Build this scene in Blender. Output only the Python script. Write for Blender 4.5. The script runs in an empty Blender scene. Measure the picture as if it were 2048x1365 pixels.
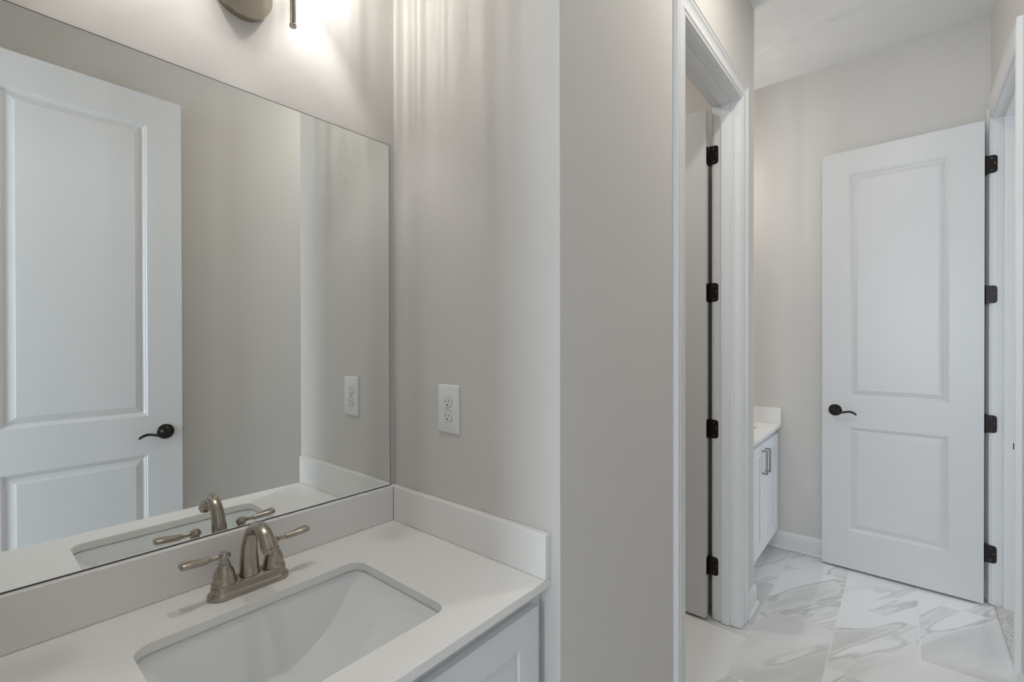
import bpy, bmesh, math, random
from mathutils import Vector, Matrix

# ------------------------------------------------------------------ camera
S = bpy.context.scene
COL = S.collection
cam_d = bpy.data.cameras.new('camera')
cam = bpy.data.objects.new('camera', cam_d)
COL.objects.link(cam)
S.camera = cam
yaw, a, b = math.radians(40.0418), math.radians(-0.2419), math.radians(-0.0997)
F0 = Vector((math.cos(yaw), math.sin(yaw), 0)); R0 = Vector((math.sin(yaw), -math.cos(yaw), 0)); U0 = Vector((0, 0, 1))
FW = F0 * math.cos(a) + U0 * math.sin(a); UP1 = -F0 * math.sin(a) + U0 * math.cos(a)
RT = R0 * math.cos(b) + UP1 * math.sin(b); UP = -R0 * math.sin(b) + UP1 * math.cos(b)
m3 = Matrix((RT, UP, -FW)).transposed()
cam.matrix_world = Matrix.Translation((-0.8797, -1.2053, 1.3444)) @ m3.to_4x4()
cam_d.sensor_width = 36.0
cam_d.lens = 943.19 / 2048 * 36
cam_d.shift_x = 0.00153
cam_d.shift_y = 0.00197
cam_d.clip_start = 0.01

# ------------------------------------------------------------------ exposure, world, daylight
S.view_settings.view_transform = 'Standard'
S.view_settings.look = 'None'
S.view_settings.exposure = 0.22
S.view_settings.gamma = 1.0
S.view_settings.use_curve_mapping = False
W = bpy.data.worlds.new('World'); S.world = W; W.use_nodes = True
W.node_tree.nodes['Background'].inputs[0].default_value = (0.55, 0.70, 1.0, 1)
W.node_tree.nodes['Background'].inputs[1].default_value = 0.6

LAMP1 = 4.0      # watts, each bulb of the near vanity light
LAMP2 = 4.5      # watts, each bulb of the far vanity light
LAMPH = 5.9     # watts, hallway ceiling light
LAMPT = 6.5      # watts, closet ceiling light
LAMPC = (1.0, 0.98, 0.955)

def area(name, loc, rot, sx, sy, power, color):
    d = bpy.data.lights.new(name, 'AREA'); d.shape = 'RECTANGLE'; d.size = sx; d.size_y = sy
    d.energy = power; d.color = color
    o = bpy.data.objects.new(name, d); COL.objects.link(o); o.location = loc; o.rotation_euler = rot
    return o
P2 = math.pi / 2
# daylight through the two bedroom windows
area('daylight_west', (-3.66, -0.75, 1.55), (0, -P2, 0), 1.5, 1.6, 112, (0.77, 0.885, 1.0))
area('daylight_south', (2.2, -4.26, 1.55), (P2, 0, 0), 1.8, 1.5, 36, (0.84, 0.92, 1.0))

# ------------------------------------------------------------------ materials
def new_mat(name, col, rough=0.5, metal=0.0, spec=0.5, coat=0.0):
    m = bpy.data.materials.new(name); m.use_nodes = True
    p = m.node_tree.nodes['Principled BSDF']
    p.inputs['Base Color'].default_value = (*col, 1)
    p.inputs['Roughness'].default_value = rough
    p.inputs['Metallic'].default_value = metal
    p.inputs['Specular IOR Level'].default_value = spec
    p.inputs['Coat Weight'].default_value = coat
    return m

def nd(m, t, **k):
    n = m.node_tree.nodes.new(t)
    for kk, v in k.items(): setattr(n, kk, v)
    return n
def lk(m, a_, b_): m.node_tree.links.new(a_, b_)

def add_bump(m, scale, strength, dist=0.001, detail=2):
    tc = nd(m, 'ShaderNodeTexCoord'); n = nd(m, 'ShaderNodeTexNoise'); n.inputs['Scale'].default_value = scale
    n.inputs['Detail'].default_value = detail
    bp = nd(m, 'ShaderNodeBump'); bp.inputs['Strength'].default_value = strength; bp.inputs['Distance'].default_value = dist
    lk(m, tc.outputs['Object'], n.inputs['Vector']); lk(m, n.outputs['Fac'], bp.inputs['Height'])
    lk(m, bp.outputs['Normal'], m.node_tree.nodes['Principled BSDF'].inputs['Normal'])

WALL = new_mat('wall_paint', (0.70, 0.672, 0.635), 0.75, spec=0.25); add_bump(WALL, 260, 0.06)
CEIL = new_mat('ceiling_paint', (0.84, 0.835, 0.82), 0.9, spec=0.15)
TRIM = new_mat('trim_white_semigloss', (0.80, 0.80, 0.795), 0.33)
DOORM = new_mat('door_white_paint', (0.71, 0.705, 0.695), 0.38); add_bump(DOORM, 140, 0.03)
CAB = new_mat('cabinet_white', (0.80, 0.81, 0.82), 0.35)
PLATE = new_mat('white_plastic', (0.83, 0.83, 0.82), 0.3)
SLOT = new_mat('slot_dark', (0.03, 0.03, 0.03), 0.6)
BRONZE = new_mat('oil_rubbed_bronze', (0.016, 0.011, 0.009), 0.32, metal=0.6)
SCREW = new_mat('screw_metal', (0.13, 0.10, 0.085), 0.4, metal=0.9)
LATCHM = new_mat('latch_metal', (0.55, 0.50, 0.45), 0.4, metal=0.5)
CERAM = new_mat('sink_ceramic', (0.85, 0.87, 0.865), 0.08, spec=0.5)
GAPM = new_mat('plate_gap_grey', (0.30, 0.29, 0.28), 0.7)
CAULK = new_mat('caulk_grey', (0.25, 0.23, 0.21), 0.8)

NICKEL = new_mat('brushed_nickel', (0.42, 0.375, 0.32), 0.25, metal=1.0)
PULLM = new_mat('satin_nickel_pull', (0.36, 0.345, 0.325), 0.32, metal=1.0)
QUARTZ = new_mat('quartz_white', (0.74, 0.72, 0.69), 0.22, spec=0.45)
tc = nd(QUARTZ, 'ShaderNodeTexCoord'); nz = nd(QUARTZ, 'ShaderNodeTexNoise'); nz.inputs['Scale'].default_value = 420; nz.inputs['Detail'].default_value = 1
cr = nd(QUARTZ, 'ShaderNodeValToRGB')
cr.color_ramp.elements[0].position = 0.3; cr.color_ramp.elements[0].color = (0.89, 0.873, 0.845, 1)
cr.color_ramp.elements[1].position = 0.6; cr.color_ramp.elements[1].color = (0.91, 0.893, 0.865, 1)
lk(QUARTZ, tc.outputs['Object'], nz.inputs['Vector']); lk(QUARTZ, nz.outputs['Fac'], cr.inputs['Fac'])
lk(QUARTZ, cr.outputs[0], QUARTZ.node_tree.nodes['Principled BSDF'].inputs['Base Color'])

MIRROR = bpy.data.materials.new('mirror_silver'); MIRROR.use_nodes = True
nt = MIRROR.node_tree; nt.nodes.clear()
g = nt.nodes.new('ShaderNodeBsdfGlossy'); g.inputs['Color'].default_value = (0.93, 0.95, 0.94, 1); g.inputs['Roughness'].default_value = 0.0
o = nt.nodes.new('ShaderNodeOutputMaterial'); nt.links.new(g.outputs[0], o.inputs[0])
MEDGE = new_mat('mirror_edge', (0.05, 0.05, 0.045), 0.3)

SHADE = bpy.data.materials.new('ribbed_glass'); SHADE.use_nodes = True
nt = SHADE.node_tree; nt.nodes.clear()
tr = nt.nodes.new('ShaderNodeBsdfTransparent'); tr.inputs[0].default_value = (0.95, 0.95, 0.94, 1)
gl = nt.nodes.new('ShaderNodeBsdfGlossy'); gl.inputs['Roughness'].default_value = 0.08
fr = nt.nodes.new('ShaderNodeFresnel'); mx = nt.nodes.new('ShaderNodeMixShader'); o = nt.nodes.new('ShaderNodeOutputMaterial')
nt.links.new(fr.outputs[0], mx.inputs[0]); nt.links.new(tr.outputs[0], mx.inputs[1]); nt.links.new(gl.outputs[0], mx.inputs[2]); nt.links.new(mx.outputs[0], o.inputs[0])
BULB = bpy.data.materials.new('lit_bulb'); BULB.use_nodes = True
nt = BULB.node_tree; nt.nodes.clear()
tr = nt.nodes.new('ShaderNodeBsdfTransparent'); em = nt.nodes.new('ShaderNodeEmission'); em.inputs[0].default_value = (1, .93, .82, 1); em.inputs[1].default_value = 3
mx = nt.nodes.new('ShaderNodeMixShader'); mx.inputs[0].default_value = .15; o = nt.nodes.new('ShaderNodeOutputMaterial')
nt.links.new(tr.outputs[0], mx.inputs[1]); nt.links.new(em.outputs[0], mx.inputs[2]); nt.links.new(mx.outputs[0], o.inputs[0])

LENS = new_mat('frosted_lens', (.9, .9, .9), .5)
LENS.node_tree.nodes['Principled BSDF'].inputs['Emission Color'].default_value = (1, .95, .88, 1)
LENS.node_tree.nodes['Principled BSDF'].inputs['Emission Strength'].default_value = 3

# marble look porcelain tile, 0.61 x 0.30 in a half bond, veins broken at every joint
TILE = new_mat('marble_tile', (0.7, 0.7, 0.7), 0.22)
def mth(m, op, a_, b_=None, c_=None):
    n = nd(m, 'ShaderNodeMath', operation=op)
    for i, v in enumerate((a_, b_, c_)):
        if v is None: continue
        if isinstance(v, (int, float)): n.inputs[i].default_value = v
        else: lk(m, v, n.inputs[i])
    return n.outputs[0]
def build_tile(m):
    tc = nd(m, 'ShaderNodeTexCoord'); sx = nd(m, 'ShaderNodeSeparateXYZ'); lk(m, tc.outputs['Object'], sx.inputs[0])
    TW, TL = 0.300, 0.6085
    v = mth(m, 'DIVIDE', mth(m, 'ADD', sx.outputs[1], 0.6515 + 3.0), TW)
    row = mth(m, 'FLOOR', v); fv = mth(m, 'FRACT', v)
    odd = mth(m, 'MODULO', mth(m, 'ADD', row, 1.0), 2.0)
    u = mth(m, 'ADD', mth(m, 'DIVIDE', mth(m, 'ADD', sx.outputs[0], -1.7385 + 0.6085 * 10), TL), mth(m, 'MULTIPLY', odd, 0.5))
    cu = mth(m, 'FLOOR', u); fu = mth(m, 'FRACT', u)
    du = mth(m, 'MULTIPLY', mth(m, 'MINIMUM', fu, mth(m, 'SUBTRACT', 1.0, fu)), TL)
    dv = mth(m, 'MULTIPLY', mth(m, 'MINIMUM', fv, mth(m, 'SUBTRACT', 1.0, fv)), TW)
    dd = mth(m, 'MINIMUM', du, dv)
    gr = mth(m, 'LESS_THAN', dd, 0.0018)
    # per tile seed
    cb = nd(m, 'ShaderNodeCombineXYZ'); lk(m, cu, cb.inputs[0]); lk(m, row, cb.inputs[1])
    wn = nd(m, 'ShaderNodeTexWhiteNoise', noise_dimensions='3D'); lk(m, cb.outputs[0], wn.inputs['Vector'])
    sc = nd(m, 'ShaderNodeVectorMath', operation='SCALE'); lk(m, wn.outputs['Color'], sc.inputs[0]); sc.inputs['Scale'].default_value = 37.0
    ad = nd(m, 'ShaderNodeVectorMath', operation='ADD'); lk(m, tc.outputs['Object'], ad.inputs[0]); lk(m, sc.outputs[0], ad.inputs[1])
    # rotate so that veins run diagonally, then stretch
    mp = nd(m, 'ShaderNodeMapping', vector_type='TEXTURE'); mp.inputs['Rotation'].default_value = (0, 0, math.radians(-30)); mp.inputs['Scale'].default_value = (6.0, 1.0, 1.0)
    lk(m, ad.outputs[0], mp.inputs['Vector'])
    n0 = nd(m, 'ShaderNodeTexNoise'); n0.inputs['Scale'].default_value = 5; n0.inputs['Detail'].default_value = 3; lk(m, mp.outputs[0], n0.inputs['Vector'])
    wob = nd(m, 'ShaderNodeVectorMath', operation='SCALE'); lk(m, n0.outputs['Color'], wob.inputs[0]); wob.inputs['Scale'].default_value = 0.13
    pv = nd(m, 'ShaderNodeVectorMath', operation='ADD'); lk(m, mp.outputs[0], pv.inputs[0]); lk(m, wob.outputs[0], pv.inputs[1])
    n1 = nd(m, 'ShaderNodeTexNoise'); n1.inputs['Scale'].default_value = 4.2; n1.inputs['Detail'].default_value = 4; n1.inputs['Roughness'].default_value = 0.45; lk(m, pv.outputs[0], n1.inputs['Vector'])
    ridge = mth(m, 'ABSOLUTE', mth(m, 'SUBTRACT', n1.outputs['Fac'], 0.5))
    r1 = nd(m, 'ShaderNodeMapRange'); r1.inputs['From Min'].default_value = 0.0; r1.inputs['From Max'].default_value = 0.018; r1.inputs['To Min'].default_value = 1; r1.inputs['To Max'].default_value = 0
    lk(m, ridge, r1.inputs['Value'])
    # soft bands beside the veins
    r2 = nd(m, 'ShaderNodeMapRange', interpolation_type='SMOOTHSTEP'); r2.inputs['From Min'].default_value = 0.49; r2.inputs['From Max'].default_value = 0.57
    lk(m, n1.outputs['Fac'], r2.inputs['Value'])
    n2 = nd(m, 'ShaderNodeTexNoise'); n2.inputs['Scale'].default_value = 2.6; n2.inputs['Detail'].default_value = 2; lk(m, pv.outputs[0], n2.inputs['Vector'])
    r3 = nd(m, 'ShaderNodeMapRange', interpolation_type='SMOOTHSTEP'); r3.inputs['From Min'].default_value = 0.36; r3.inputs['From Max'].default_value = 0.54
    lk(m, n2.outputs['Fac'], r3.inputs['Value'])
    vein = mth(m, 'MULTIPLY', r1.outputs[0], mth(m, 'ADD', mth(m, 'MULTIPLY', r3.outputs[0], 0.6), 0.08))
    band = mth(m, 'MULTIPLY', mth(m, 'MULTIPLY', r2.outputs[0], mth(m, 'SUBTRACT', 1.0, mth(m, 'MULTIPLY', r2.outputs[0], 0.35))), mth(m, 'MULTIPLY', r3.outputs[0], 0.66))
    n3 = nd(m, 'ShaderNodeTexNoise'); n3.inputs['Scale'].default_value = 14; n3.inputs['Detail'].default_value = 6; lk(m, pv.outputs[0], n3.inputs['Vector'])
    band = mth(m, 'MULTIPLY', band, mth(m, 'ADD', n3.outputs['Fac'], 0.45))
    fac = mth(m, 'MINIMUM', mth(m, 'MAXIMUM', vein, band), 1.0)
    c1 = nd(m, 'ShaderNodeMix', data_type='RGBA'); c1.inputs['A'].default_value = (0.86, 0.855, 0.845, 1); c1.inputs['B'].default_value = (0.44, 0.42, 0.395, 1); lk(m, fac, c1.inputs['Factor'])
    c2 = nd(m, 'ShaderNodeMix', data_type='RGBA'); lk(m, gr, c2.inputs['Factor']); lk(m, c1.outputs['Result'], c2.inputs['A']); c2.inputs['B'].default_value = (0.86, 0.85, 0.83, 1)
    p = m.node_tree.nodes['Principled BSDF']
    lk(m, c2.outputs['Result'], p.inputs['Base Color'])
    lk(m, mth(m, 'ADD', mth(m, 'MULTIPLY', gr, 0.5), 0.24), p.inputs['Roughness'])
    bp = nd(m, 'ShaderNodeBump'); bp.inputs['Strength'].default_value = 0.5; bp.inputs['Distance'].default_value = 0.001
    lk(m, mth(m, 'SUBTRACT', 1.0, gr), bp.inputs['Height']); lk(m, bp.outputs['Normal'], p.inputs['Normal'])
build_tile(TILE)

CARPET = new_mat('carpet_cream', (0.60, 0.565, 0.52), 0.95, spec=0.1)
tc = nd(CARPET, 'ShaderNodeTexCoord'); nz = nd(CARPET, 'ShaderNodeTexNoise'); nz.inputs['Scale'].default_value = 170; nz.inputs['Detail'].default_value = 4
cr = nd(CARPET, 'ShaderNodeValToRGB'); cr.color_ramp.elements[0].position = 0.36; cr.color_ramp.elements[0].color = (0.46, 0.42, 0.38, 1)
cr.color_ramp.elements[1].position = 0.55; cr.color_ramp.elements[1].color = (0.86, 0.83, 0.79, 1)
bp = nd(CARPET, 'ShaderNodeBump'); bp.inputs['Distance'].default_value = 0.01
lk(CARPET, tc.outputs['Object'], nz.inputs['Vector']); lk(CARPET, nz.outputs['Fac'], cr.inputs['Fac']); lk(CARPET, nz.outputs['Fac'], bp.inputs['Height'])
lk(CARPET, cr.outputs[0], CARPET.node_tree.nodes['Principled BSDF'].inputs['Base Color']); lk(CARPET, bp.outputs[0], CARPET.node_tree.nodes['Principled BSDF'].inputs['Normal'])

# ------------------------------------------------------------------ mesh helpers
def obj(name, bm, mat, parent=None, smooth=False, bevel=0, seg=2, recalc=True):
    if recalc: bmesh.ops.recalc_face_normals(bm, faces=bm.faces)
    me = bpy.data.meshes.new(name); bm.to_mesh(me); bm.free()
    if isinstance(mat, (list, tuple)):
        for q in mat: me.materials.append(q)
    else: me.materials.append(mat)
    if smooth:
        for p in me.polygons: p.use_smooth = True
    ob = bpy.data.objects.new(name, me); COL.objects.link(ob)
    if parent: ob.parent = parent
    if bevel:
        bv = ob.modifiers.new('bevel', 'BEVEL'); bv.width = bevel; bv.segments = seg; bv.limit_method = 'ANGLE'; bv.angle_limit = math.radians(40)
    if smooth == 'auto' or bevel:
        me.set_sharp_from_angle(angle=math.radians(38))
        for p in me.polygons: p.use_smooth = True
    return ob

def struct(ob): ob['kind'] = 'structure'; return ob
def tag(ob, label, cat, group=None):
    ob['label'] = label; ob['category'] = cat
    if group: ob['group'] = group
    return ob
def empty(name, loc=(0, 0, 0), rz=0):
    e = bpy.data.objects.new(name, None); COL.objects.link(e); e.location = loc; e.rotation_euler = (0, 0, rz); e.empty_display_size = 0.1
    return e

def box(bm, x0, x1, y0, y1, z0, z1, mi=0):
    vs = [bm.verts.new((x, y, z)) for z in (z0, z1) for (x, y) in ((x0, y0), (x1, y0), (x1, y1), (x0, y1))]
    for f in ((0, 3, 2, 1), (4, 5, 6, 7), (0, 1, 5, 4), (1, 2, 6, 5), (2, 3, 7, 6), (3, 0, 4, 7)):
        fc = bm.faces.new([vs[i] for i in f]); fc.material_index = mi
    return bm
def BX(*c): return box(bmesh.new(), *c)

def tube(bm, pts, radii, n=20, caps=True, sq=None):
    """sweep rings along pts; sq = (scale_side, scale_up) flattening"""
    pts = [Vector(p) for p in pts]; rings = []
    up = Vector((0, 0, 1)); prev = None
    for i, p in enumerate(pts):
        t = (pts[min(i + 1, len(pts) - 1)] - pts[max(i - 1, 0)]).normalized()
        if prev is None:
            s = t.cross(up)
            if s.length < 1e-3: s = t.cross(Vector((0, 1, 0)))
            s.normalize()
        else:
            s = (prev - t * prev.dot(t)).normalized()
        prev = s; u = s.cross(t).normalized()
        r = radii[i] if isinstance(radii, (list, tuple)) else radii
        ra, rb = (r if isinstance(r, (tuple, list)) else (r, r))
        rings.append([bm.verts.new(p + s * (ra * math.cos(2 * math.pi * k / n)) + u * (rb * math.sin(2 * math.pi * k / n))) for k in range(n)])
    for i in range(len(rings) - 1):
        for k in range(n):
            bm.faces.new((rings[i][k], rings[i][(k + 1) % n], rings[i + 1][(k + 1) % n], rings[i + 1][k]))
    if caps: bm.faces.new(rings[0][::-1]); bm.faces.new(rings[-1])
    return bm

def lathe(bm, prof, c=(0, 0, 0), axis='z', n=40):
    """prof: list of (r, h); axis z, y (h along -y) or x (h along -x)"""
    def P(r, h, t):
        a_, b_ = r * math.cos(t), r * math.sin(t)
        if axis == 'z': return Vector((a_, b_, h))
        if axis == 'y': return Vector((a_, -h, b_))
        return Vector((-h, a_, b_))
    c = Vector(c); rings = []
    for r, h in prof:
        if r < 1e-6: rings.append([bm.verts.new(c + P(0, h, 0))])
        else: rings.append([bm.verts.new(c + P(r, h, 2 * math.pi * k / n)) for k in range(n)])
    for A, B in zip(rings, rings[1:]):
        for k in range(n):
            l = (k + 1) % n
            if len(A) == 1 and len(B) == 1: continue
            if len(A) == 1: bm.faces.new((A[0], B[l], B[k]))
            elif len(B) == 1: bm.faces.new((A[k], A[l], B[0]))
            else: bm.faces.new((A[k], A[l], B[l], B[k]))
    if len(rings[0]) > 1: bm.faces.new(rings[0][::-1])
    if len(rings[-1]) > 1: bm.faces.new(rings[-1])
    return bm

def smooth_path(ctrl, rad, sub=6):
    """Catmull-Rom through control points with radii"""
    pts, rr = [], []
    n = len(ctrl); C = [Vector(c) for c in ctrl]
    for i in range(n - 1):
        p0, p1, p2, p3 = C[max(i - 1, 0)], C[i], C[i + 1], C[min(i + 2, n - 1)]
        r1, r2 = rad[i], rad[i + 1]
        for k in range(sub + (1 if i == n - 2 else 0)):
            t = k / sub
            pts.append(0.5 * ((2 * p1) + (-p0 + p2) * t + (2 * p0 - 5 * p1 + 4 * p2 - p3) * t * t + (-p0 + 3 * p1 - 3 * p2 + p3) * t ** 3))
            tt = t * t * (3 - 2 * t)
            if isinstance(r1, tuple): rr.append((r1[0] + (r2[0] - r1[0]) * tt, r1[1] + (r2[1] - r1[1]) * tt))
            else: rr.append(r1 + (r2 - r1) * tt)
    return pts, rr

def extrude_profile(bm, prof, p0, p1, out, up, m0=0.0, m1=0.0):
    """profile (o,u) swept from p0 to p1; out,up = unit vectors; m0/m1 = mitre slope per unit u"""
    p0, p1, out, up = Vector(p0), Vector(p1), Vector(out), Vector(up)
    d = (p1 - p0).normalized()
    A = [bm.verts.new(p0 + out * o_ + up * u_ - d * (m0 * u_)) for o_, u_ in prof]
    B = [bm.verts.new(p1 + out * o_ + up * u_ + d * (m1 * u_)) for o_, u_ in prof]
    n = len(prof)
    for i in range(n):
        bm.faces.new((A[i], A[(i + 1) % n], B[(i + 1) % n], B[i]))
    bm.faces.new(A[::-1]); bm.faces.new(B)

# ------------------------------------------------------------------ room shell
H = 3.02
XE, YS, XW, D = 2.59, -1.536, -0.905, -0.611
T = 0.115
D1X0, D1X1 = 0.762, 1.481      # water-closet doorway in the front wall
D2X0, D2X1 = 1.79, 2.5115       # doorway in the south wall
D3Y0, D3Y1 = -1.412, -0.692    # doorway in the west wall (camera stands in it)
DH = 2.463

def wall(name, *boxes):
    bm = bmesh.new()
    for b_ in boxes: box(bm, *b_)
    return struct(obj(name, bm, WALL))
wall('wall_north', (XW - T, T, 0, T, 0, H), (1.632, XE + T, 0, T, 0, H))
wall('wall_alcove', (0, T, D, 0, 0, H))
wall('wall_front', (T, D1X0 - .015, D, D + T, 0, H), (D1X1 + .015, 1.747, D, D + T, 0, H), (D1X0 - .015, D1X1 + .015, D, D + T, DH + .015, H))
wall('wall_partition', (1.747 - T, 1.747, D + T, 0, 0, H))
wall('wall_east', (XE, XE + T, YS, 0, 0, H))
wall('wall_south', (XW - T, D2X0 - .015, YS - T, YS, 0, H), (D2X1 + .015, XE + T, YS - T, YS, 0, H), (D2X0 - .015, D2X1 + .015, YS - T, YS, DH + .015, H))
wall('wall_west', (XW - T, XW, D3Y1 + .015, 0, 0, H), (XW - T, XW, YS, D3Y0 - .015, 0, H), (XW - T, XW, D3Y0 - .015, D3Y1 + .015, DH + .015, H))
wall('wall_closet', (0, 1.747, .9, 1.0, 0, H), (0, T, T, .9, 0, H), (1.632, 1.747, T, .9, 0, H))
# floors: tile to the middle of the doorways, carpet beyond
struct(obj('floor', BX(XW - T / 2, XE + .05, YS - .012, .95, -0.05, 0), TILE))
bm = bmesh.new(); box(bm, -3.7, 4.6, -4.4, YS - .012, -0.05, 0.004); box(bm, -3.7, XW - T / 2, YS - .012, 1.2, -0.05, 0.004)
struct(obj('floor_carpet', bm, CARPET))
struct(obj('ceiling', BX(-3.7, 4.7, -4.4, 1.2, H, H + .06), CEIL))
# bedroom beyond the two doorways, with a window in its west and its south wall
def wall_with_window(name, axis, pos, a0, a1, w0, w1, z0, z1):
    bm = bmesh.new()
    for (s0, s1, q0, q1) in ((a0, w0, 0, H), (w1, a1, 0, H), (w0, w1, 0, z0), (w0, w1, z1, H)):
        if axis == 'x': box(bm, pos - .1, pos, s0, s1, q0, q1)
        else: box(bm, s0, s1, pos - .1, pos, q0, q1)
    struct(obj(name, bm, WALL))
wall_with_window('wall_bedroom_west', 'x', -3.55, -4.3, 1.1, -1.55, 0.05, .8, 2.3)
wall_with_window('wall_bedroom_south', 'y', -4.15, -3.55, 4.5, 1.3, 3.1, .8, 2.3)
struct(obj('wall_bedroom_east', BX(4.4, 4.5, -4.15, -1.0, 0, H), WALL))
struct(obj('wall_bedroom_north', BX(-3.55, XW - T, 1.0, 1.1, 0, H), WALL))
struct(obj('wall_bedroom_inner', BX(XE + T, 4.4, YS - T, YS, 0, H), WALL))
bm = bmesh.new(); box(bm, XW - T, XW, T, 1.0, 0, H); struct(obj('wall_bedroom_side', bm, WALL))
def window(name, axis, pos, w0, w1, z0, z1):
    bm = bmesh.new(); f = .045
    mid = (w0 + w1) / 2; zm = (z0 + z1) / 2
    for (s0, s1, q0, q1) in ((w0, w0 + f, z0, z1), (w1 - f, w1, z0, z1), (w0 + f, w1 - f, z0, z0 + f), (w0 + f, w1 - f, z1 - f, z1), (mid - .03, mid + .03, z0 + f, z1 - f), (w0 + f, mid - .03, zm - .02, zm + .02), (mid + .03, w1 - f, zm - .02, zm + .02)):
        if axis == 'x': box(bm, pos - .07, pos - .03, s0, s1, q0, q1)
        else: box(bm, s0, s1, pos - .07, pos - .03, q0, q1)
    struct(obj(name, bm, TRIM))
window('window_1', 'x', -3.55, -1.55, 0.05, .8, 2.3)
window('window_2', 'y', -4.15, 1.3, 3.1, .8, 2.3)

# ------------------------------------------------------------------ trim: casings, jambs, baseboards
# casing profile (out from wall, across from inner edge)
CW = 0.088
CAS = [(0, 0), (.008, 0), (.0095, .002), (.0095, .009), (.0075, .011), (.0075, .014), (.0115, .018), (.012, .024), (.0105, .034), (.011, .046), (.0135, .056), (.0175, .063), (.0175, .066), (.014, .070), (.014, .078), (.0175, .081), (.0175, .086), (.016, CW), (0, CW)]
def cas_prof(w):
    return [(o_, min(u_ * w / CW, w)) for o_, u_ in CAS]
def casing(name, axis, plane, sgn, a0, a1, wa=CW, wb=CW):
    """axis 'x': wall plane y=plane, opening a0..a1 in x, sgn = outward y sign;  axis 'y' likewise"""
    bm = bmesh.new(); rv = .005
    zt = DH + rv
    def V(s, z): return (s, plane, z) if axis == 'x' else (plane, s, z)
    out = (0, sgn, 0) if axis == 'x' else (sgn, 0, 0)
    e = (1, 0, 0) if axis == 'x' else (0, 1, 0); ne = tuple(-c for c in e)
    extrude_profile(bm, cas_prof(wa), V(a0 - rv, .004), V(a0 - rv, zt), out, ne, 0, CW / wa)
    extrude_profile(bm, cas_prof(wb), V(a1 + rv, .004), V(a1 + rv, zt), out, e, 0, CW / wb)
    extrude_profile(bm, CAS, V(a0 - rv, zt), V(a1 + rv, zt), out, (0, 0, 1), wa / CW, wb / CW)
    return struct(obj(name, bm, TRIM))
def jamb(name, axis, y0, y1, a0, a1, stop0, stop1):
    bm = bmesh.new(); t = .015; s = .011
    def B(s0, s1, q0, q1, z0, z1):
        if axis == 'x': box(bm, s0, s1, q0, q1, z0, z1)
        else: box(bm, q0, q1, s0, s1, z0, z1)
    B(a0 - t, a0, y0, y1, .003, DH + t); B(a1, a1 + t, y0, y1, .003, DH + t); B(a0, a1, y0, y1, DH, DH + t)
    st = bmesh.new()
    B(a0, a0 + s, stop0, stop1, .003, DH); B(a1 - s, a1, stop0, stop1, .003, DH); B(a0 + s, a1 - s, stop0, stop1, DH - s, DH)
    st.free()
    return struct(obj(name, bm, TRIM, bevel=.0012))
e_ = .0008
casing('trim_1', 'x', D, -1, D1X0, D1X1)
casing('trim_2', 'x', D + T, 1, D1X0, D1X1, .05, .05)
jamb('trim_3', 'x', D - e_, D + T + e_, D1X0, D1X1, D + .040, D + .078)
casing('trim_4', 'x', YS, 1, D2X0, D2X1, CW, .060)
jamb('trim_5', 'x', YS - T - e_, YS + e_, D2X0, D2X1, YS - .078, YS - .040)
casing('trim_6', 'y', XW, 1, D3Y0, D3Y1, .060, .070)
jamb('trim_7', 'y', XW - T - e_, XW + e_, D3Y0, D3Y1, XW - .078, XW - .040)
casing('trim_8', 'x', YS - T, -1, D2X0, D2X1)
casing('trim_9', 'y', XW - T, -1, D3Y0, D3Y1)

BB = [(0, 0), (.024, 0), (.0235, .008), (.021, .014), (.017, .018), (.0125, .0195), (.0125, .082), (.0105, .086), (.0105, .090), (.007, .097), (.0045, .104), (.003, .110), (0, .110)]
def baseboard(name, runs):
    bm = bmesh.new()
    for p0, p1, out, a_, b_ in runs:
        p0, p1, out = Vector(p0), Vector(p1), Vector(out); d = (p1 - p0).normalized()
        A = [bm.verts.new(p0 + out * o_ + Vector((0, 0, u_)) - d * (a_ * o_)) for o_, u_ in BB]
        B_ = [bm.verts.new(p1 + out * o_ + Vector((0, 0, u_)) + d * (b_ * o_)) for o_, u_ in BB]
        n = len(BB)
        for i in range(n): bm.faces.new((A[i], A[(i + 1) % n], B_[(i + 1) % n], B_[i]))
        bm.faces.new(A[::-1]); bm.faces.new(B_)
    return struct(obj(name, bm, TRIM))
z = .0015
baseboard('baseboard_east', [((XE, YS, z), (XE, -0.49, z), (-1, 0, 0), -1, 0)])
baseboard('baseboard_front', [((1.577, D, z), (1.747, D, z), (0, -1, 0), 0, 1), ((0.0, D, z), (D1X0 - .093, D, z), (0, -1, 0), 1, 0)])
baseboard('baseboard_partition', [((1.747, D, z), (1.747, -0.49, z), (1, 0, 0), 1, 0)])
baseboard('baseboard_south', [((XW, YS, z), (D2X0 - .093, YS, z), (0, 1, 0), -1, 0)])
baseboard('baseboard_alcove', [((0, D, z), (0, -.585, z), (-1, 0, 0), 1, 0)])
baseboard('baseboard_closet', [((T, .9, z), (1.632, .9, z), (0, -1, 0), -1, -1), ((1.632, .9, z), (1.632, D + T, z), (-1, 0, 0), -1, 0)])

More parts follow.
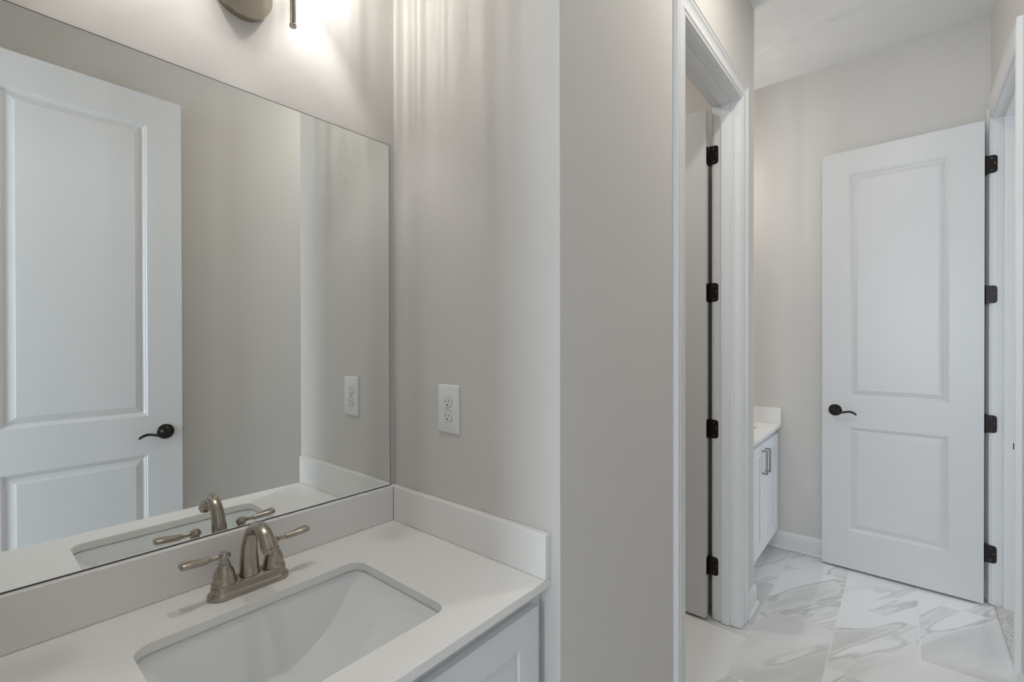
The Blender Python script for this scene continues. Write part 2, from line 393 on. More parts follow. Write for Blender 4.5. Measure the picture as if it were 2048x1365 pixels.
# ------------------------------------------------------------------ doors
def door_leaf(name, w, h=2.438, t=.035):
    """local: x 0..w from hinge, z 0..h, y -t..0 ; both faces carry a tall and a short raised panel"""
    bm = bmesh.new()
    xs = [0, .130, w - .132, w]; zs = [0, .222, .826, 1.002, 2.300, h]
    prof = [(0, 0), (.0025, -.0030), (.0075, -.0040), (.0085, -.0062), (.0130, -.0100), (.0170, -.0105), (.0190, -.0100), (.0400, -.0038), (.0415, -.0030)]
    for side in (0, 1):
        y0 = 0 if side == 0 else -t; sg = 1 if side == 0 else -1
        V = {}
        def gv(i, j):
            if (i, j) not in V: V[(i, j)] = bm.verts.new((xs[i], y0, zs[j]))
            return V[(i, j)]
        for i in range(3):
            for j in range(5):
                if i == 1 and j in (1, 3):
                    prev = [gv(1, j), gv(2, j), gv(2, j + 1), gv(1, j + 1)]
                    for ins, dep in prof[1:]:
                        y = y0 + sg * dep
                        cur = [bm.verts.new((xs[1] + ins, y, zs[j] + ins)), bm.verts.new((xs[2] - ins, y, zs[j] + ins)),
                               bm.verts.new((xs[2] - ins, y, zs[j + 1] - ins)), bm.verts.new((xs[1] + ins, y, zs[j + 1] - ins))]
                        for k in range(4): bm.faces.new((prev[k], prev[(k + 1) % 4], cur[(k + 1) % 4], cur[k]))
                        prev = cur
                    bm.faces.new(prev)
                else:
                    bm.faces.new((gv(i, j), gv(i + 1, j), gv(i + 1, j + 1), gv(i, j + 1)))
        if side == 0: FV = V
        else:
            for j in range(5):
                for i in (0, 3): bm.faces.new((FV[(i, j)], FV[(i, j + 1)], V[(i, j + 1)], V[(i, j)]))
            for i in range(3):
                for j in (0, 5): bm.faces.new((FV[(i, j)], FV[(i + 1, j)], V[(i + 1, j)], V[(i, j)]))
    return obj(name, bm, DOORM)

def plate_poly(bm, y0, x0, x1, z0, z1, r, th, round_left=False, n=6):
    """rounded plate in xz plane, thickness th from y0 toward -y... returns nothing"""
    pts = []
    def arc(cx, cz, a0):
        for k in range(n + 1):
            t = a0 + (math.pi / 2) * k / n
            pts.append((cx + r * math.cos(t), cz + r * math.sin(t)))
    arc(x1 - r, z1 - r, 0)
    if round_left: arc(x0 + r, z1 - r, math.pi / 2); arc(x0 + r, z0 + r, math.pi)
    else: pts.extend([(x0, z1), (x0, z0)])
    arc(x1 - r, z0 + r, -math.pi / 2)
    A = [bm.verts.new((x, y0, z)) for x, z in pts]; B_ = [bm.verts.new((x, y0 + th, z)) for x, z in pts]
    bm.faces.new(A); bm.faces.new(B_[::-1])
    for i in range(len(pts)):
        j = (i + 1) % len(pts); bm.faces.new((A[i], A[j], B_[j], B_[i]))

def xform(bm, M): bmesh.ops.transform(bm, matrix=M, verts=bm.verts)

HZ = (2.222, 1.564, 0.908, 0.248)   # hinge centres above the leaf's bottom edge
def handle(parent, w, side, zk=.921):
    """lever handle on face side (0: y=0 face, 1: y=-t face)"""
    bm = bmesh.new()
    prof = [(.0, 0), (.0335, 0), (.0335, .003), (.0315, .0055), (.0285, .0065), (.027, .0085), (.022, .0100), (.0205, .0125), (.0150, .0150), (.0125, .019), (.0115, .034), (.0, .034)]
    lathe(bm, prof, (0, 0, 0), 'y', 36)
    rose = obj('door_handle', bm, BRONZE, parent, smooth='auto')
    lv = bmesh.new()
    sd = -1
    ctrl = [(.006, -.036, .003), (0, -.040, .002), (-.010, -.041, -.002), (-.022, -.040, -.0085), (-.036, -.039, -.0090), (-.055, -.038, -.0035), (-.075, -.036, -.0010), (-.092, -.034, -.0065), (-.105, -.032, -.0165)]
    rad = [(.004, .007), (.0085, .0095), (.0085, .008), (.0085, .0062), (.0080, .0052), (.0085, .0050), (.0095, .0052), (.0095, .0052), (.0060, .0040)]
    p, r = smooth_path(ctrl, rad, 5)
    tube(lv, p, r, 14)
    lever = obj('lever', lv, BRONZE, rose, smooth='auto')
    if side == 0:
        rose.location = (w - .066, 0, zk); rose.rotation_euler = (0, 0, 0)
        rose.scale = (1, -1, 1)
    else:
        rose.location = (w - .066, -.035, zk)
    return rose

def hinges(parent, gap, jamb_dir):
    """four butt hinges; barrel at local (-gap, +gap2); one plate on the leaf's hinge edge, one on the jamb"""
    px, py = -.0075, .0065
    for hz in HZ:
        bm = bmesh.new()
        # knuckles
        k0 = hz - .0445
        for i in range(5):
            lathe(bm, [(0, 0), (.0056, 0), (.0062, .0008), (.0062, .0166), (.0056, .0174), (0, .0174)], (px, py, k0 + i * .0178), 'z', 16)
        lathe(bm, [(0, -.004), (.004, -.003), (.0045, 0), (.003, .0892), (.0045, .0892), (.004, .0922), (0, .0932)], (px, py, k0), 'z', 12)
        root = obj('hinge', bm, BRONZE, parent, smooth='auto')
        # leaf plate on the door's hinge edge (plane x=0, extending -y)
        bm = bmesh.new(); plate_poly(bm, 0, 0, .031, hz - .0445, hz + .0445, .014, .0016)
        xform(bm, Matrix.Translation((-.0014, .003, 0)) @ Matrix.Rotation(-P2, 4, 'Z'))
        obj('leaf_plate', bm, BRONZE, root)
        # jamb plate, rotated away: plane parallel to leaf faces, extending -x from the barrel
        bm = bmesh.new(); plate_poly(bm, 0, 0, .040, hz - .0445, hz + .0445, .014, .0016)
        xform(bm, Matrix.Translation((px, -.0016, 0)) @ Matrix.Scale(-1, 4, (1, 0, 0)))
        obj('jamb_plate', bm, BRONZE, root)
        sc = bmesh.new()
        for (dx, dz) in ((.030, .004), (.019, .030), (.019, -.030)):
            lathe(sc, [(.0038, 0), (.0038, .0006), (.0024, .0010), (.0, .0004)], (px - dx, -.0016, hz + dz), 'y', 14)
        obj('screw', sc, SCREW, root)
        sc = bmesh.new()
        for (dy, dz) in ((-.022, .0), (-.012, .030), (-.012, -.030)):
            lathe(sc, [(.0036, 0), (.0036, .0004), (.0024, .0009), (.0, .0004)], (-.0014, dy, hz + dz), 'x', 12)
        obj('screw', sc, SCREW, root)

def door(name, w, hinge_xy, ang, mirror=False):
    """hinge corner of the leaf (pin side) at hinge_xy; leaf runs along direction ang; y=-t side is the side toward the opening"""
    lf = door_leaf(name, w)
    lf['kind'] = 'structure'
    handle(lf, w, 0); handle(lf, w, 1)
    bm = bmesh.new(); plate_poly(bm, 0, -.0125, .0125, .921 - .028, .921 + .028, .004, .001, True)
    xform(bm, Matrix.Translation((w + .0009, -.0175, 0)) @ Matrix.Rotation(-P2, 4, 'Z'))
    box(bm, w, w + .011, -.024, -.011, .921 - .009, .921 + .009)
    obj('latch', bm, LATCHM, lf)
    return lf
def place_leaf(lf, x, y, ang, mirror):
    """mirrored leaves are mirrored in mesh data so that no object keeps a negative scale"""
    lf.location = (x, y, .012); lf.rotation_euler = (0, 0, ang)
    return lf

# The three leaves.  Local frame: x away from hinge, y=0 is the face next to the hinge pin, y=-t the other face.
W28 = .711
# door_1: water-closet door, open 90 degrees into the little room.  pin face toward +x, leaf runs +y.
def mirror_children(lf):
    """mirror the leaf and its parts in local y about y=0"""
    def rec(ob_):
        M = Matrix.Scale(-1, 4, (0, 1, 0))
        if ob_.type == 'MESH':
            ob_.data.transform(M); ob_.data.flip_normals()
        for c in ob_.children:
            l = c.location.copy(); c.location = (l.x, -l.y, l.z); rec(c)
    rec(lf)
# leaf along +y with pin face at +x: rotate +90deg maps x->+y, y->-x ; pin face (y=0) leaf body at y<0 -> x>0 : needs mirror
def make_door(name, w, x, y, ang, mir):
    lf = door(name, w, None, ang)
    hinges(lf, 0, .001)
    if mir: mirror_children(lf)
    place_leaf(lf, x, y, ang, mir)
    return lf
d1 = make_door('door_1', .711, 1.4815, -.4700, math.radians(90), True)
d2 = make_door('door_2', .690, 2.5110, -1.5060, math.radians(90 - 2.2), True)
d3 = make_door('door_3', W28, -.8880, -1.4100, 0, False)

# strike plate on the near jamb of the south doorway
bm = bmesh.new(); box(bm, D2X0, D2X0 + .0015, YS - .038, YS - .004, .900, .960)
tube(bm, [(D2X0 + .001, YS - .004, .930), (D2X0 + .002, YS + .004, .930), (D2X0 - .002, YS + .012, .930)], [(.0012, .016), (.0012, .016), (.0012, .012)], 10)
tag(obj('strike_plate', bm, BRONZE), 'dark bronze strike plate on the near jamb of the doorway at the far right', 'strike plate')

# ------------------------------------------------------------------ vanities
HC = 0.805
def rrect(cx, cy, hx, hy, r, n=8):
    pts = []
    for (sx, sy, a0) in ((1, 1, 0), (-1, 1, 90), (-1, -1, 180), (1, -1, 270)):
        for k in range(n + 1):
            t = math.radians(a0 + 90 * k / n)
            pts.append((cx + sx * (hx - r) + r * math.cos(t), cy + sy * (hy - r) + r * math.sin(t)))
    return pts
def slab_with_hole(x0, x1, y0, y1, z0, z1, hole):
    bm = bmesh.new()
    def loop(pts, z): return [bm.verts.new((x, y, z)) for x, y in pts]
    outer = [(x0, y0), (x1, y0), (x1, y1), (x0, y1)]
    res = []
    for z_ in (z1, z0):
        o_ = loop(outer, z_); h_ = loop(hole, z_)
        es = [bm.edges.new((l[i], l[(i + 1) % len(l)])) for l in (o_, h_) for i in range(len(l))]
        bmesh.ops.triangle_fill(bm, use_beauty=True, use_dissolve=False, edges=es)
        res.append((o_, h_))
    (oa, ha), (ob_, hb) = res
    for A, B_ in ((oa, ob_), (ha, hb)):
        for i in range(len(A)):
            j = (i + 1) % len(A); bm.faces.new((A[i], A[j], B_[j], B_[i]))
    return bm

def make_top(x0, x1, cx, side, label, sink_label, group_s):
    """side = +1: side splash on the wall at x1"""
    top = empty('vanity_countertop', ((x0 + x1) / 2, -.29, HC - .02))
    tag(top, label, 'countertop')
    off = Vector(top.location)
    def sh(bm): xform(bm, Matrix.Translation(-off)); return bm
    hole = rrect(cx, -.3315, .2235, .1635, .032)
    obj('slab', sh(slab_with_hole(x0 + .0006, x1 - .0006, -.585, -.0006, HC - .02, HC, hole)), QUARTZ, top, bevel=.0015)
    obj('backsplash', sh(BX(x0 + .0006, x1 - .0006, -.020, -.0006, HC + .0004, HC + .1016)), QUARTZ, top, bevel=.0012)
    obj('side_splash', sh(BX(x1 - .020, x1 - .0006, -.5848, -.0212, HC + .0004, HC + .1016)), QUARTZ, top, bevel=.0012)
    obj('joint', sh(BX(x1 - .0206, x1 - .0196, -.0212, -.0200, HC + .0004, HC + .100)), CAULK, top)
    # sink under the cut-out
    sk = empty('undermount_sink', (cx, -.3315, HC - .021)); tag(sk, sink_label, 'sink', group_s)
    bm = bmesh.new(); R = 64
    hx, hy = .2265, .1665; dep = .122
    rings = []
    raw = rrect(0, 0, hx, hy, .035, 10)
    base = []
    for i in range(len(raw)):
        p, q = Vector(raw[i]), Vector(raw[(i + 1) % len(raw)])
        m_ = max(1, int((q - p).length / .008))
        for k in range(m_): base.append(p.lerp(q, k / m_))
    base = [(p.x / hx, p.y / hy) for p in base]
    n = len(base)
    for k in range(R + 1):
        s = 1 - (k / R) * 0.95
        ring = []
        for (ux, uy) in base:
            fx_ = abs(ux * s); fy_ = abs(uy * s)
            dx_ = dep * (1 - fx_ ** 2.1) + .004 * min(1, (1 - s) * 20)      # ramp running down from both ends
            dy_ = 2.3 * hy * (1 - fy_) + .002                                # steep front and back wall
            kk = .006; h_ = max(kk - abs(dx_ - dy_), 0) / kk
            d_ = min(dx_, dy_) - h_ * h_ * kk * .25
            ex = 1 - s                                                       # tight turn-down at the rim
            d_ = min(d_, ex * hx * 3.2)
            ring.append(bm.verts.new((ux * s * hx, uy * s * hy, -d_ if k else 0)))
        rings.append(ring)
    for A, B_ in zip(rings, rings[1:]):
        for i in range(n):
            j = (i + 1) % n; bm.faces.new((A[i], A[j], B_[j], B_[i]))
    # rolled lip hidden under the stone
    lip = [bm.verts.new((x * (hx + .014), y * (hy + .014), 0)) for x, y in base]
    for i in range(n):
        j = (i + 1) % n; bm.faces.new((lip[i], lip[j], rings[0][j], rings[0][i]))
    bm.faces.new(rings[-1][::-1])
    bs = obj('basin', bm, CERAM, sk, smooth=True)
    so = bs.modifiers.new('solid', 'SOLIDIFY'); so.thickness = .008; so.offset = -1
    bm = bmesh.new()
    lathe(bm, [(.0, -.012), (.024, -.012), (.030, .0005), (.031, .0022), (.029, .0034), (.024, .0030), (.0225, .0006), (.0222, -.006)], (0, 0, 0), 'z', 40)
    dr = obj('drain', bm, NICKEL, sk, smooth='auto'); dr.location = (0, .028, -dep + .0008)
    bm = bmesh.new(); lathe(bm, [(0, 0), (.019, 0), (.0195, .003), (.017, .0055), (.008, .0070), (0, .0073)], (0, 0, 0), 'z', 36)
    st = obj('stopper', bm, NICKEL, dr, smooth='auto'); st.location = (0, 0, .0005)
    return top

def shaker(bm, x0, x1, y, z0, z1, st=.066, rl=.070, t=.019, rec=.008):
    """shaker front: front face at y - t"""
    yf = y - t
    o_ = [(x0, z0), (x1, z0), (x1, z1), (x0, z1)]
    i1 = [(x0 + st, z0 + rl), (x1 - st, z0 + rl), (x1 - st, z1 - rl), (x0 + st, z1 - rl)]
    i2 = [(x0 + st + .0015, z0 + rl + .0015), (x1 - st - .0015, z0 + rl + .0015), (x1 - st - .0015, z1 - rl - .0015), (x0 + st + .0015, z1 - rl - .0015)]
    V = lambda pts, yy: [bm.verts.new((x, yy, z)) for x, z in pts]
    gv = .0014
    i3 = [(i2[0][0] + gv, i2[0][1] + gv), (i2[1][0] - gv, i2[1][1] + gv), (i2[2][0] - gv, i2[2][1] - gv), (i2[3][0] + gv, i2[3][1] - gv)]
    A, B_, C0, C1, C2, C_, Bk = V(o_, yf), V(i1, yf), V(i2, yf + rec), V(i2, yf + rec + .004), V(i3, yf + rec + .004), V(i3, yf + rec), V(o_, y)
    for k in range(4):
        l = (k + 1) % 4
        bm.faces.new((A[k], A[l], B_[l], B_[k])); bm.faces.new((B_[k], B_[l], C0[l], C0[k])); bm.faces.new((C0[k], C0[l], C1[l], C1[k])); bm.faces.new((C1[k], C1[l], C2[l], C2[k])); bm.faces.new((C2[k], C2[l], C_[l], C_[k])); bm.faces.new((Bk[k], Bk[l], A[l], A[k]))
    bm.faces.new(C_); bm.faces.new(Bk[::-1])

def make_cabinet(x0, x1, spans, label, zc=.65, zdoor=(.135, .752)):
    c = empty('vanity_cabinet', ((x0 + x1) / 2, -.28, 0)); tag(c, label, 'cabinet')
    off = Vector(c.location)
    def sh(bm): xform(bm, Matrix.Translation(-off)); return bm
    ztop = HC - .0206
    yb = -.536
    bm = bmesh.new()
    box(bm, x0, x0 + .016, yb, -.003, .115, ztop); box(bm, x1 - .016, x1, yb, -.003, .115, ztop)
    box(bm, x0 + .016, x1 - .016, yb, -.003, .115, .131); box(bm, x0 + .016, x1 - .016, -.012, -.003, .131, ztop)
    obj('carcass', sh(bm), CAB, c)
    bm = bmesh.new()
    box(bm, x0, spans[0][0] + .012, yb - .019, yb, .115, ztop); box(bm, spans[-1][1] - .012, x1, yb - .019, yb, .115, ztop)
    box(bm, spans[0][0] + .012, spans[-1][1] - .012, yb - .019, yb, .752 - .012, ztop)
    box(bm, spans[0][0] + .012, spans[-1][1] - .012, yb - .019, yb, .115, .147)
    obj('face_frame', sh(bm), CAB, c, bevel=.0008)
    obj('toe_kick', sh(BX(x0, x1, -.482, -.466, .002, .1145)), CAB, c)
    bmc = bmesh.new(); extrude_profile(bmc, [(0, 0), (.012, 0), (.010, .008), (.004, .013), (0, .014)], (x0, -.4822, .002), (x1, -.4822, .002), (0, -1, 0), (0, 0, 1))
    obj('shoe_moulding', sh(bmc), TRIM, c)
    for i, (a_, b_) in enumerate(spans):
        bm = bmesh.new(); shaker(bm, a_, b_, yb - .0192, zdoor[0], zdoor[1])
        d_ = obj('door', sh(bm), CAB, c, bevel=.0008)
        hx = b_ - .036 if i == 0 else a_ + .036
        bmh = bmesh.new(); s = .005; pr = .030; y_ = yb - .0384; h = .128
        box(bmh, hx - s, hx + s, y_ - pr, y_ - pr + .009, zc - h / 2 - s, zc + h / 2 + s)
        for zz in (zc - h / 2, zc + h / 2): box(bmh, hx - s, hx + s, y_ - pr + .009, y_, zz - s, zz + s)
        obj('handle', sh(bmh), PULLM, d_, bevel=.0008)
    return c

make_top(XW, 0, -.456, 1, 'white quartz countertop with backsplash below the large mirror', 'white rectangular undermount sink in the counter below the large mirror', None)
make_top(1.747, XE, 2.168, 1, 'white quartz countertop end against the far wall beside the open panelled door', 'white undermount sink in the far counter beyond the doorway', None)
make_cabinet(XW + .001, -.001, [(-.874, -.458), (-.4545, -.033)], 'white shaker vanity cabinet under the near countertop with the faucet')
make_cabinet(1.748, XE - .001, [(1.765, 2.138), (2.142, 2.545)], 'white shaker vanity cabinet with two bar pulls seen beyond the door casing')

# ------------------------------------------------------------------ faucet
def make_faucet(cx, cy, label, group=None):
    f = empty('faucet', (cx, cy, HC)); tag(f, label, 'faucet', group)
    bm = bmesh.new()
    lv = [(.0815, .0265, 0), (.0825, .0275, .002), (.0825, .0275, .007), (.0800, .0255, .0105), (.0775, .0235, .0125), (.0765, .0225, .0160), (.0760, .0220, .0240), (.0745, .0205, .0265), (.0715, .0180, .0280)]
    rings = []
    for hx, hy, z_ in lv:
        rings.append([bm.verts.new((x, y, z_)) for x, y in rrect(0, 0, hx, hy, hy * .999, 12)])
    n = len(rings[0])
    for A, B_ in zip(rings, rings[1:]):
        for i in range(n): bm.faces.new((A[i], A[(i + 1) % n], B_[(i + 1) % n], B_[i]))
    bm.faces.new(rings[0][::-1]); bm.faces.new(rings[-1])
    obj('base_plate', bm, NICKEL, f, smooth='auto')
    bm = bmesh.new()
    ctrl = [(0, 0, .026), (0, .003, .050), (0, .002, .080), (0, -.005, .108), (0, -.019, .130), (0, -.040, .1425), (0, -.063, .1420), (0, -.083, .131), (0, -.0935, .1155), (0, -.0960, .109)]
    rad = [(.0205, .0200), (.0190, .0180), (.0170, .0155), (.0150, .0130), (.0138, .0115), (.0135, .0108), (.0138, .0112), (.0145, .0122), (.0150, .0132), (.0150, .0135)]
    p, r = smooth_path(ctrl, rad, 7)
    tube(bm, p, r, 32)
    sp = obj('spout', bm, NICKEL, f, smooth='auto')
    bm = bmesh.new(); tube(bm, [(0, -.0960, .110), (0, -.0972, .1015)], [.0118, .0118], 28)
    obj('aerator', bm, NICKEL, sp, smooth='auto')
    bm = bmesh.new(); tube(bm, [(0, .018, .026), (0, .018, .070)], [.0025, .0025], 12); lathe(bm, [(0, 0), (.004, .001), (.0055, .005), (.004, .009), (0, .010)], (0, .018, .069), 'z', 16)
    obj('lift_rod', bm, NICKEL, f, smooth='auto')
    for s in (-1, 1):
        bm = bmesh.new()
        lathe(bm, [(0, .0262), (.0225, .0262), (.0240, .0285), (.0240, .0310), (.0215, .0335), (.0210, .0360), (.0205, .0430), (.0180, .0530), (.0140, .0610), (.0112, .0650), (.0112, .0665), (.0122, .0675), (.0122, .0690), (.0100, .0705), (.0090, .0770), (.0088, .0800), (0, .0800)], (0, 0, 0), 'z', 40)
        hd = obj('handle', bm, NICKEL, f, smooth='auto'); hd.location = (s * .0508, 0, 0)
        bm = bmesh.new()
        lathe(bm, [(0, .0795), (.0100, .0798), (.0124, .0815), (.0128, .0845), (.0120, .0880), (.0095, .0905), (.0090, .0915), (.0060, .0928), (0, .0932)], (0, 0, 0), 'z', 32)
        ctrl = [(s * .004, 0, .0850), (s * .014, 0, .0850), (s * .022, 0, .0845), (s * .029, 0, .0845), (s * .0300, 0, .0848), (s * .034, 0, .0852), (s * .050, 0, .0865), (s * .064, 0, .0880), (s * .0765, 0, .0890), (s * .0800, 0, .0892)]
        rad = [(.006, .0052), (.0046, .0046), (.0040, .0042), (.0048, .0048), (.0074, .0066), (.0080, .0066), (.0105, .0070), (.0138, .0074), (.0140, .0072), (.0100, .0052)]
        p, r = smooth_path(ctrl, rad, 4); tube(bm, p, r, 20)
        obj('lever', bm, NICKEL, hd, smooth='auto')
    return f
make_faucet(-.456, -.098, 'brushed nickel two-handle faucet with arched spout below the large mirror')
make_faucet(2.168, -.098, 'brushed nickel two-handle faucet on the far counter beyond the doorway')

# ------------------------------------------------------------------ mirrors
def make_mirror(x0, x1, label):
    m_ = empty('wall_mirror', ((x0 + x1) / 2, -.0005, HC + .104)); tag(m_, label, 'mirror')
    off = Vector(m_.location)
    z0, z1 = HC + .1035, 1.938
    bm = BX(x0 + .0014, x1 - .0014, -.0060, -.0006, z0 + .0014, z1 - .0014); xform(bm, Matrix.Translation(-off)); obj('glass', bm, MIRROR, m_)
    bm = bmesh.new()
    for c in ((x0, x1, z0, z0 + .0013), (x0, x1, z1 - .0013, z1), (x0, x0 + .0013, z0, z1), (x1 - .0013, x1, z0, z1)):
        box(bm, c[0], c[1], -.0062, -.0006, c[2], c[3])
    xform(bm, Matrix.Translation(-off)); obj('polished_edge', bm, MEDGE, m_)
make_mirror(-.885, -.0205, 'large frameless wall mirror standing on the backsplash above the near sink')
make_mirror(1.77, 2.568, 'frameless wall mirror above the far sink beyond the doorway')

# ------------------------------------------------------------------ outlet
ol = empty('wall_outlet', (-.0004, -.2475, 1.159)); tag(ol, 'white double electrical outlet on the side wall above the side splash', 'outlet')
bm = bmesh.new()
hw, hh = .0423, .0662
def ring(sx, sz, y, r): return [bm.verts.new((x, y, z_)) for x, z_ in rrect(0, 0, sx, sz, r, 4)]
R_ = [ring(hw, hh, 0, .003), ring(hw, hh, -.0020, .003), ring(hw - .0015, hh - .0015, -.0045, .003), ring(hw - .005, hh - .005, -.0060, .003)]
n = len(R_[0])
for A, B_ in zip(R_, R_[1:]):
    for i in range(n): bm.faces.new((A[i], A[(i + 1) % n], B_[(i + 1) % n], B_[i]))
bm.faces.new(R_[0][::-1]); bm.faces.new(R_[-1])
RZ = Matrix.Rotation(-P2, 4, 'Z')     # local -y -> world -x
xform(bm, RZ); obj('cover_plate', bm, PLATE, ol, smooth='auto')
for s in (1, -1):
    bm = bmesh.new()
    pts = []
    for k in range(48):
        t = 2 * math.pi * k / 48; x, z_ = .0170 * math.cos(t), .0170 * math.sin(t)
        pts.append((x, max(-.0142, min(.0142, z_))))
    def lp(sc, y): return [bm.verts.new((x * sc, y, z_ * sc + s * .0195)) for x, z_ in pts]
    L = [lp(1, -.0055), lp(1, -.0074), lp(.96, -.0080)]
    for A, B_ in zip(L, L[1:]):
        for i in range(48): bm.faces.new((A[i], A[(i + 1) % 48], B_[(i + 1) % 48], B_[i]))
    bm.faces.new(L[0][::-1]); bm.faces.new(L[-1])
    xform(bm, RZ); rc = obj('receptacle', bm, PLATE, ol, smooth='auto')
    bm = bmesh.new(); lpo = [(x * 1.06, z_ * 1.06 + s * .0195) for x, z_ in pts]; A = [bm.verts.new((x, -.00612, z_)) for x, z_ in lpo]; B_ = [bm.verts.new((x, -.0056, z_)) for x, z_ in lpo]
    for i in range(48): bm.faces.new((A[i], A[(i + 1) % 48], B_[(i + 1) % 48], B_[i]))
    bm.faces.new(A); bm.faces.new(B_[::-1])
    xform(bm, RZ); obj('gap_outline', bm, GAPM, rc)
    bm = bmesh.new(); zc = s * .0195
    box(bm, -.0072, -.0058, -.0084, -.0076, zc - .0010, zc + .0075); box(bm, .0058, .0072, -.0084, -.0076, zc - .0005, zc + .0068)
    lathe(bm, [(0, .0076), (.0024, .0076), (.0024, .0084), (0, .0084)], (0, 0, zc - .0080), 'y', 14)
    xform(bm, RZ); obj('slots', bm, SLOT, rc)
bm = bmesh.new(); lathe(bm, [(0, .0058), (.0032, .0058), (.0030, .0068), (0, .0070)], (0, 0, 0), 'y', 18); box(bm, -.0026, .0026, -.0073, -.0068, -.0003, .0003, 1)
xform(bm, RZ); obj('screw', bm, [PLATE, SLOT], ol)

# ------------------------------------------------------------------ vanity lights
def streak_light(name, loc, power, seed):
    """bulb inside a ribbed shade: the ribs spread its light unevenly around the vertical axis"""
    d = bpy.data.lights.new(name, 'POINT'); d.energy = power; d.color = LAMPC; d.shadow_soft_size = .006
    d.use_nodes = True; nt = d.node_tree; em = nt.nodes['Emission']
    g_ = nt.nodes.new('ShaderNodeNewGeometry'); sp = nt.nodes.new('ShaderNodeSeparateXYZ'); nt.links.new(g_.outputs['Incoming'], sp.inputs[0])
    at = nt.nodes.new('ShaderNodeMath'); at.operation = 'ARCTAN2'; nt.links.new(sp.outputs[1], at.inputs[0]); nt.links.new(sp.outputs[0], at.inputs[1])
    n1 = nt.nodes.new('ShaderNodeTexNoise'); n1.noise_dimensions = '1D'; n1.inputs['Scale'].default_value = 10; n1.inputs['Detail'].default_value = 3; n1.inputs['Roughness'].default_value = .7
    ad = nt.nodes.new('ShaderNodeMath'); ad.operation = 'ADD'; ad.inputs[1].default_value = seed; nt.links.new(at.outputs[0], ad.inputs[0]); nt.links.new(ad.outputs[0], n1.inputs['W'])
    mr_ = nt.nodes.new('ShaderNodeMapRange'); mr_.inputs['From Min'].default_value = .25; mr_.inputs['From Max'].default_value = .75; mr_.inputs['To Min'].default_value = .2; mr_.inputs['To Max'].default_value = 1.8; mr_.clamp = False
    nt.links.new(n1.outputs['Fac'], mr_.inputs['Value']); 
    # light leaving through the open bottom of the shade is not dimmed by the glass
    dn = nt.nodes.new('ShaderNodeMapRange'); dn.interpolation_type = 'SMOOTHSTEP'; dn.inputs['From Min'].default_value = .80; dn.inputs['From Max'].default_value = .93; dn.inputs['To Min'].default_value = .50; dn.inputs['To Max'].default_value = 1.75
    ab = nt.nodes.new('ShaderNodeMath'); ab.operation = 'MULTIPLY'; ab.inputs[1].default_value = -1.0; nt.links.new(sp.outputs[2], ab.inputs[0]); nt.links.new(ab.outputs[0], dn.inputs['Value'])
    fd = nt.nodes.new('ShaderNodeMapRange'); fd.interpolation_type = 'SMOOTHSTEP'; fd.inputs['From Min'].default_value = .70; fd.inputs['From Max'].default_value = .93; nt.links.new(ab.outputs[0], fd.inputs['Value'])
    bl = nt.nodes.new('ShaderNodeMix'); bl.data_type = 'FLOAT'; nt.links.new(fd.outputs[0], bl.inputs[0]); nt.links.new(mr_.outputs[0], bl.inputs[2]); bl.inputs[3].default_value = 1.0
    mu = nt.nodes.new('ShaderNodeMath'); mu.operation = 'MULTIPLY'; nt.links.new(bl.outputs[0], mu.inputs[0]); nt.links.new(dn.outputs[0], mu.inputs[1])
    nt.links.new(mu.outputs[0], em.inputs['Strength'])
    o_ = bpy.data.objects.new(name, d); COL.objects.link(o_); o_.location = loc
    return o_

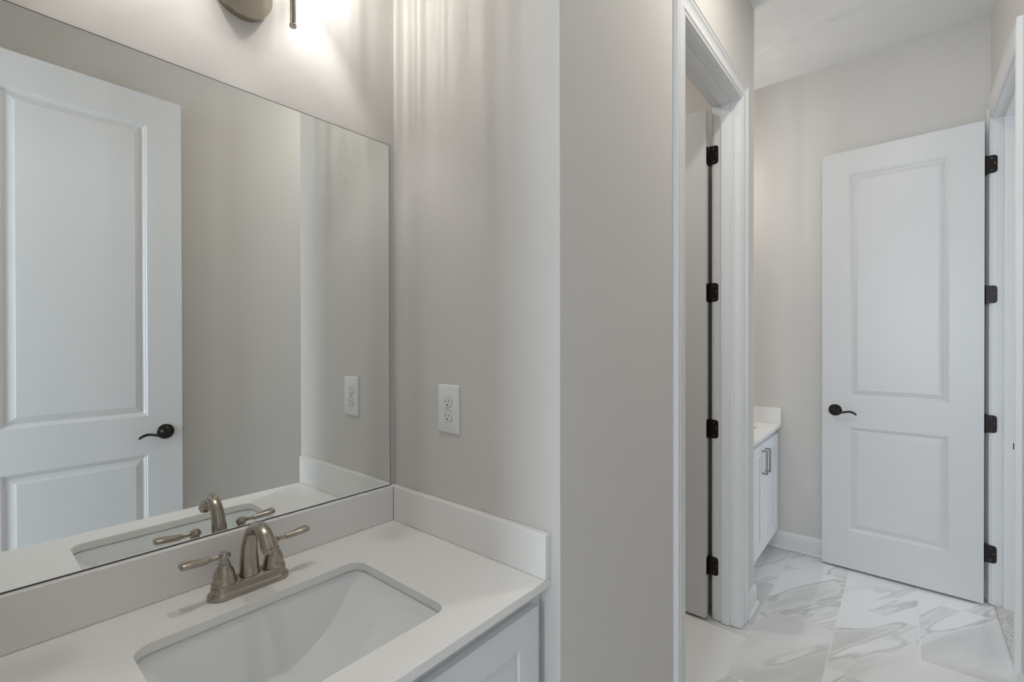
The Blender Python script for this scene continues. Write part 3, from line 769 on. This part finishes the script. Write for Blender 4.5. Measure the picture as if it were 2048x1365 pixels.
def make_light(cx, zc, power, label, seed):
    f = empty('vanity_light', (cx, -.0006, zc)); tag(f, label, 'wall light')
    bm = bmesh.new(); lathe(bm, [(0, 0), (.0660, 0), (.0660, .0185), (.0648, .0200), (.0, .0200)], (0, 0, 0), 'y', 64)
    obj('backplate', bm, NICKEL, f, smooth='auto')
    za = .285; xs_ = .165
    bm = bmesh.new(); tube(bm, *smooth_path([(0, -.020, .020), (0, -.060, .022), (0, -.088, .045), (0, -.100, .090), (0, -.100, za)], [.0065] * 5, 6), n=20)
    tube(bm, [(-xs_ - .012, -.100, za), (xs_ + .012, -.100, za)], [.0062, .0062], 20)
    obj('arm', bm, NICKEL, f, smooth='auto')
    for s in (-1, 1):
        bm = bmesh.new()
        lathe(bm, [(0, 0), (.0074, 0), (.0078, .0010), (.0078, .0055), (.0068, .0065), (.0066, .0080), (.0066, za + .089), (.0066, za + .100), (0, za + .100)], (s * .077, -.100, -.089), 'z', 28)
        obj('rod', bm, NICKEL, f, smooth='auto')
    for i, s in enumerate((-1, 1)):
        x = s * xs_
        bm = bmesh.new()
        lathe(bm, [(0, za + .012), (.010, za + .010), (.021, za - .004), (.022, za - .045), (.0, za - .045)], (x, -.100, 0), 'z', 28)
        st = obj('socket', bm, NICKEL, f, smooth='auto')
        bm = bmesh.new(); n = 96; rr = []
        for z_, R in ((za - .010, .0225), (za - .012, .044), (za - .022, .048), (za - .190, .048)):
            rb = .0018 if R > .03 else 0
            rr.append([bm.verts.new((x + (R + rb * math.cos(24 * 2 * math.pi * k / n)) * math.cos(2 * math.pi * k / n), -.100 + (R + rb * math.cos(24 * 2 * math.pi * k / n)) * math.sin(2 * math.pi * k / n), z_)) for k in range(n)])
        for A, B_ in zip(rr, rr[1:]):
            for k in range(n): bm.faces.new((A[k], A[(k + 1) % n], B_[(k + 1) % n], B_[k]))
        obj('glass_shade', bm, SHADE, st, smooth=True)
        bm = bmesh.new(); lathe(bm, [(0, za - .0455), (.012, za - .046), (.013, za - .060), (.022, za - .085), (.027, za - .110), (.022, za - .134), (.010, za - .145), (0, za - .147)], (x, -.100, 0), 'z', 24)
        obj('bulb', bm, BULB, st, smooth=True)
        streak_light('bulb_light', (cx + x, -.1006, zc + za - .108), power, seed + i * 3.7)
    return f
make_light(-.434, 2.172, LAMP1, 'brushed nickel wall light with round backplate above the large mirror', 1.3)
make_light(2.168, 2.172, LAMP2, 'brushed nickel wall light above the far mirror beyond the doorway', 8.1)

# ------------------------------------------------------------------ hallway ceiling light
def ceiling_light(x, y, power, label):
    f = empty('ceiling_light', (x, y, H)); tag(f, label, 'ceiling light')
    bm = bmesh.new(); lathe(bm, [(.070, -.0005), (.095, -.0005), (.097, -.004), (.092, -.012), (.072, -.016), (.070, -.012), (.070, -.0005)], (0, 0, 0), 'z', 48)
    obj('trim_ring', bm, TRIM, f, smooth='auto')
    bm = bmesh.new(); lathe(bm, [(0, -.0005), (.0695, -.0005), (.0695, -.010), (0, -.012)], (0, 0, 0), 'z', 48)
    obj('lens', bm, LENS, f, smooth='auto')
    d = bpy.data.lights.new('downlight', 'AREA'); d.shape = 'DISK'; d.size = .13; d.energy = power; d.color = (1.0, .965, .91)
    o_ = bpy.data.objects.new('downlight', d); COL.objects.link(o_); o_.location = (x, y, H - .018)
ceiling_light(.85, -1.07, LAMPH, 'round white flush light on the hallway ceiling between the two vanities')
ceiling_light(.95, .35, LAMPT, 'round white flush light on the ceiling of the small closet behind the door casing')
